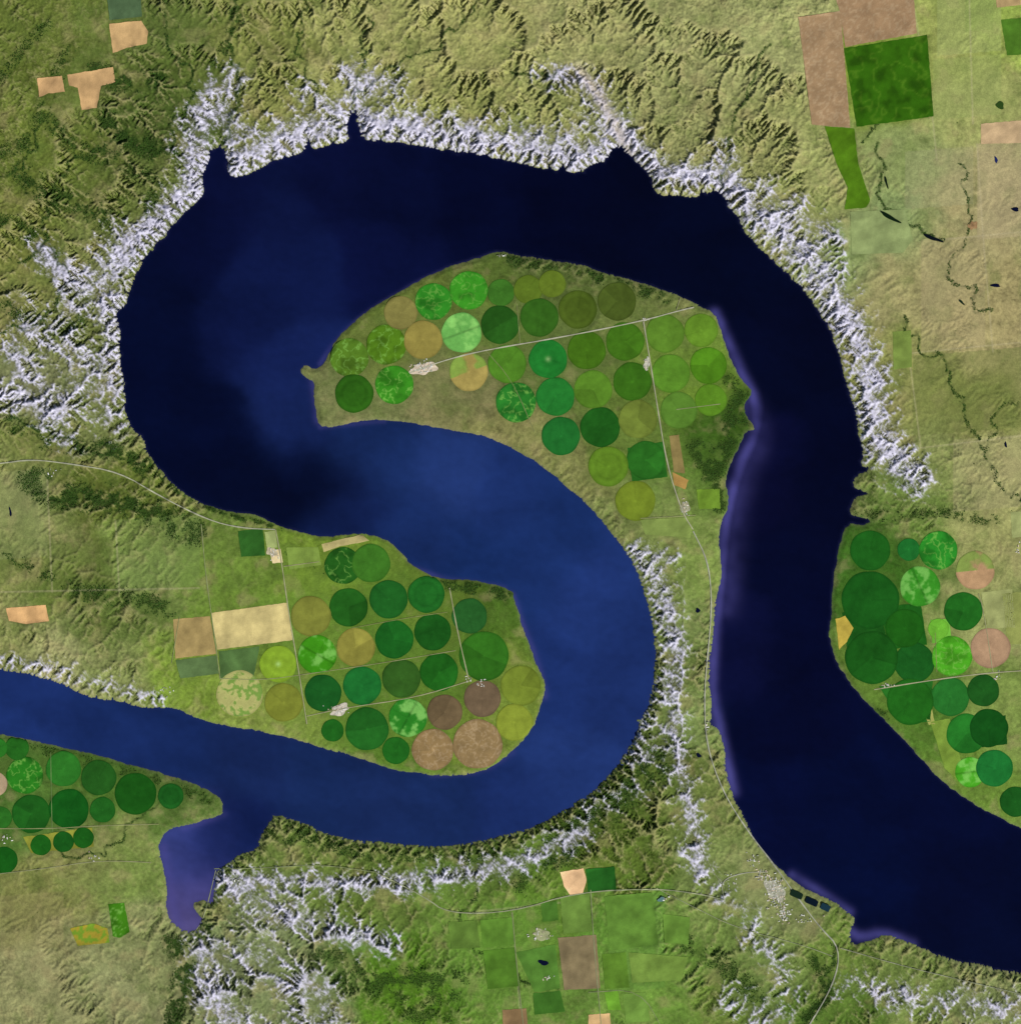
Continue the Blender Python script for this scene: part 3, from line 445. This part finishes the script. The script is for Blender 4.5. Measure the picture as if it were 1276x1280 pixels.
def ribbon(name,P,w,c,off,mat,seed):
    P=chaikin(P,False,2); L=np.concatenate([[0],np.cumsum(np.hypot(*np.diff(P,axis=0).T))])
    t=np.arange(0,L[-1],1.2); x=np.interp(t,L,P[:,0]); y=np.interp(t,L,P[:,1])
    dx=np.gradient(x); dy=np.gradient(y); l=np.hypot(dx,dy)+1e-9; nx=-dy/l; ny=dx/l
    ww=w*(0.85+0.15*np.sin(t*0.11+seed))*0.5
    XX=np.stack([x-nx*ww,x,x+nx*ww],1); YY=np.stack([y-ny*ww,y,y+ny*ww],1)
    z=sample(HS,XX,YY)+off
    z=np.where(sample(SDn,XX,YY)<0.5,0.03,z)
    k=(1+0.25*fbm(XX,YY,10,3,3)).ravel()[:,None]
    fast_mesh(name,wco(XX,YY,z),gridquads(len(t),3)[:,::-1],mat,np.clip(lin(c)*0.8*k,0,.8))
for i,(P,w,c) in enumerate(R): ribbon('road',P,w,c,0.034+0.002*(i%3),m_road,i)
# ------------------------------------------------------------------ ponds
def pond(cx,cy,a,b,ang,c=(8,14,40),rect=False):
    n=28; th=np.linspace(0,2*np.pi,n,endpoint=False)
    if rect:
        cs,sn=np.cos(th),np.sin(th); m=np.maximum(abs(cs),abs(sn)); ex,ey=cs/m*a,sn/m*b
    else:
        k=1+0.18*np.sin(2*th+cx)+0.14*np.sin(3*th+cy); ex,ey=a*k*np.cos(th),b*k*np.sin(th)
    ca,sa=math.cos(ang),math.sin(ang); x=cx+ex*ca-ey*sa; y=cy+ex*sa+ey*ca
    z0=float(sample(HS,x,y).max())+0.02
    X=np.concatenate([[cx],x]);Y=np.concatenate([[cy],y]); q=[(0,1+(k+1)%n,1+k) for k in range(n)]
    fast_mesh('pond',wco(X,Y,np.full(n+1,z0)),q,m_water,np.tile(lin(c),(n+1,1)),nper=3)
for p in [(1112,272,14,2.4,.45,(14,30,14)),(1165,298,12,2.4,.4,(10,18,24)),(1107,228,7,1.4,1.3,(12,28,16)),(1243,357,7,1.8,0),(1244,200,4,1.8,1.2,(30,40,90)),(872,763,3.2,2.4,.5),(873,944,3.2,2.4,.2),(1268,262,5,2.2,0),(14,640,5,1.5,1.4),(679,1203,6,3.2,.1),(1256,556,4,1.3,1.3),(826,1124,4,3,0,(90,120,120)),(1249,132,6,4,.5,(44,70,26)),(1201,378,4,1.6,.7,(20,40,25))]: pond(*p)
pond(995,1118,8,4,.42,(22,40,28),True); pond(1014,1127,8,4,.42,(10,22,34),True); pond(1031,1134,6,4,.42,(24,50,62),True)
# ------------------------------------------------------------------ buildings
def buildings(name,spots,pal,seed):
    rg=np.random.default_rng(seed); V=[];Q=[];K=[]
    for (cx,cy,rx,ry,n) in spots:
        for _ in range(n):
            x=cx+rg.normal(0,.5)*rx; y=cy+rg.normal(0,.5)*ry
            if sample(SDn,x,y)<3: continue
            a=rg.uniform(.5,1.4); b=rg.uniform(.3,.7); h=rg.uniform(.03,.06); th=rg.choice([-.15,1.42])+rg.normal(0,.1)
            z=float(sample(HS,x,y)); ca,sa=math.cos(th),math.sin(th); o=len(V)
            def P(u,v,w): V.append(((x+u*ca-v*sa-CX)*S,(CY-(y+u*sa+v*ca))*S,w))
            for w in (z-.03,z+h):
                P(-a,-b,w);P(a,-b,w);P(a,b,w);P(-a,b,w)
            P(-a,0,z+h*1.6);P(a,0,z+h*1.6)
            Q+= [(o,o+1,o+5),(o,o+5,o+4),(o+1,o+2,o+6),(o+1,o+6,o+5),(o+2,o+3,o+7),(o+2,o+7,o+6),(o+3,o,o+4),(o+3,o+4,o+7),(o+4,o+5,o+9),(o+4,o+9,o+8),(o+7,o+8,o+9),(o+7,o+9,o+6),(o+4,o+8,o+7),(o+5,o+6,o+9)]
            K+=[lin(pal[rg.integers(len(pal))])]*10
    if len(V): fast_mesh(name,V,Q,m_roof,np.array(K),smooth=False,nper=3)
WHT=[(228,228,220),(205,202,195),(210,192,172),(176,178,170),(150,155,130)]
buildings('town_buildings',[(968,1115,12,20,110),(980,1140,10,12,60),(950,1095,12,8,30),(940,1075,8,12,18),(1010,1150,18,6,15)],WHT,5)
for k,(a) in enumerate([(529,461,13,8,60),(425,887,14,7,40),(808,455,4,8,14),(856,635,5,9,18),(678,1168,14,8,18),(341,690,7,9,14),(118,1072,6,5,10),(627,319,8,2,8),(290,1100,16,7,16),(205,862,9,6,10),(1108,856,7,4,12),(883,905,4,12,8),(1246,845,6,6,8),(600,853,6,5,10),(806,400,5,3,8),(68,590,12,6,6),(686,1222,8,6,10),(10,1048,8,6,10),(1270,690,4,14,8),(830,1122,6,5,8),(912,1100,10,14,12),(585,848,4,4,6)]): buildings('farmstead_buildings',[a],WHT,20+k)
def yard(cx,cy,a,b,ang,c):
    n=30; th=np.linspace(0,2*np.pi,n,endpoint=False); k=1+.2*np.sin(2*th+cx)+.15*np.sin(5*th)
    ex,ey=a*k*np.cos(th),b*k*np.sin(th); x=cx+ex*math.cos(ang)-ey*math.sin(ang); y=cy+ex*math.sin(ang)+ey*math.cos(ang)
    X=np.concatenate([[cx],(cx+x)/2,x]);Y=np.concatenate([[cy],(cy+y)/2,y]); q=[(0,1+(k+1)%n,1+k) for k in range(n)]
    for k in range(n): a0,a1,b0,b1=1+k,1+(k+1)%n,1+n+k,1+n+(k+1)%n; q+=[(a0,a1,b1),(a0,b1,b0)]
    z=sample(HS,X,Y)+0.02
    fast_mesh('farm_yard',wco(X,Y,z),q,m_field,np.clip(lin(c)*(1+.4*fbm(X,Y,5,2,4))[:,None],0,.8),nper=3)
for p in [(530,461,15,8,-.1,(196,182,160)),(425,887,13,6,-.3,(188,180,165)),(808,455,4,7,0,(180,178,160)),(856,634,5,8,0,(150,148,120)),(340,690,6,6,0,(185,175,145)),(677,1168,12,6,.3,(150,155,115)),(1215,282,5,6,.3,(150,120,84)),(968,1113,9,16,-.5,(160,160,140))]: yard(*p)
# ------------------------------------------------------------------ woodland
rg=np.random.default_rng(99)
dens=np.clip(dark*1.0-0.2,0,1)*sstep(-0.3,0.45,n_b+0.5*n_c+.3*n_g-0.3*fine*rel01)*0.4+creekm*0.4*sstep(-.3,.4,n_c)+0.12*rel01*sstep(4.2,7,lA)*(PX<330)*(PY<700)+0.035*rel01*sstep(4.5,7,lA)
dens*=(SDn>2.5)*(fm<.5)*(bad<.5)
pr=dens.ravel().astype(np.float64); pr/=pr.sum(); NT=30000
ii=rg.choice(N*N,NT,p=pr,replace=False)
tx=PX.ravel()[ii]+rg.uniform(-.6,.6,NT); ty=PY.ravel()[ii]+rg.uniform(-.6,.6,NT)
ph=(1+5**.5)/2
ico=np.array([(-1,ph,0),(1,ph,0),(-1,-ph,0),(1,-ph,0),(0,-1,ph),(0,1,ph),(0,-1,-ph),(0,1,-ph),(ph,0,-1),(ph,0,1),(-ph,0,-1),(-ph,0,1)],float); ico/=np.linalg.norm(ico[0])
icf=np.array([(0,11,5),(0,5,1),(0,1,7),(0,7,10),(0,10,11),(1,5,9),(5,11,4),(11,10,2),(10,7,6),(7,1,8),(3,9,4),(3,4,2),(3,2,6),(3,6,8),(3,8,9),(4,9,5),(2,4,11),(6,2,10),(8,6,7),(9,8,1)])
r_=rg.uniform(.03,.085,NT)
V=ico[None]*r_[:,None,None]*(1+rg.uniform(-.35,.35,(NT,12,1))); V[...,2]*=.6
V[...,0]+=((tx-CX)*S)[:,None]; V[...,1]+=((CY-ty)*S)[:,None]; V[...,2]+=(sample(HT,tx,ty)+r_*.3)[:,None]
q=(icf[None]+(np.arange(NT)*12)[:,None,None]).reshape(-1,3)
kc=lin((50,74,28))[None]*rg.uniform(.6,1.6,(NT,1))*(1+rg.normal(0,.08,(NT,3))); kc=np.repeat(kc,12,0)
fast_mesh('woodland',V.reshape(-1,3),q,m_tree,np.clip(kc,.005,.5),smooth=False,nper=3)
print('objs',time.time()-T0)
# ------------------------------------------------------------------ light, sky, camera
sc_=bpy.context.scene
w=bpy.data.worlds.new('World'); sc_.world=w; w.use_nodes=True; nt=w.node_tree
bg=nt.nodes['Background']; sky=nt.nodes.new('ShaderNodeTexSky'); sky.sky_type='NISHITA'; sky.sun_disc=False
EL=math.radians(44); AZ=math.radians(135)   # from the south-east
sky.sun_elevation=EL; sky.sun_rotation=AZ; nt.links.new(sky.outputs[0],bg.inputs[0]); bg.inputs[1].default_value=0.05
sun=bpy.data.lights.new('sun','SUN'); sun.energy=4.3; sun.angle=math.radians(.5); sun.color=(1,.965,.91)
so=bpy.data.objects.new('sun',sun); sc_.collection.objects.link(so)
d=Vector((math.sin(AZ)*math.cos(EL),math.cos(AZ)*math.cos(EL),math.sin(EL)))
so.rotation_euler=d.to_track_quat('Z','Y').to_euler(); so.location=d*200
cam=bpy.data.cameras.new('camera'); co=bpy.data.objects.new('camera',cam); sc_.collection.objects.link(co)
HC=900.0; co.location=(0,0,HC); cam.sensor_fit='VERTICAL'; cam.sensor_height=36; cam.lens=36*HC/128.0
cam.clip_start=10; cam.clip_end=20000
sc_.camera=co
sc_.view_settings.view_transform='Standard'; sc_.view_settings.look='None'; sc_.view_settings.exposure=0
print('done',time.time()-T0)
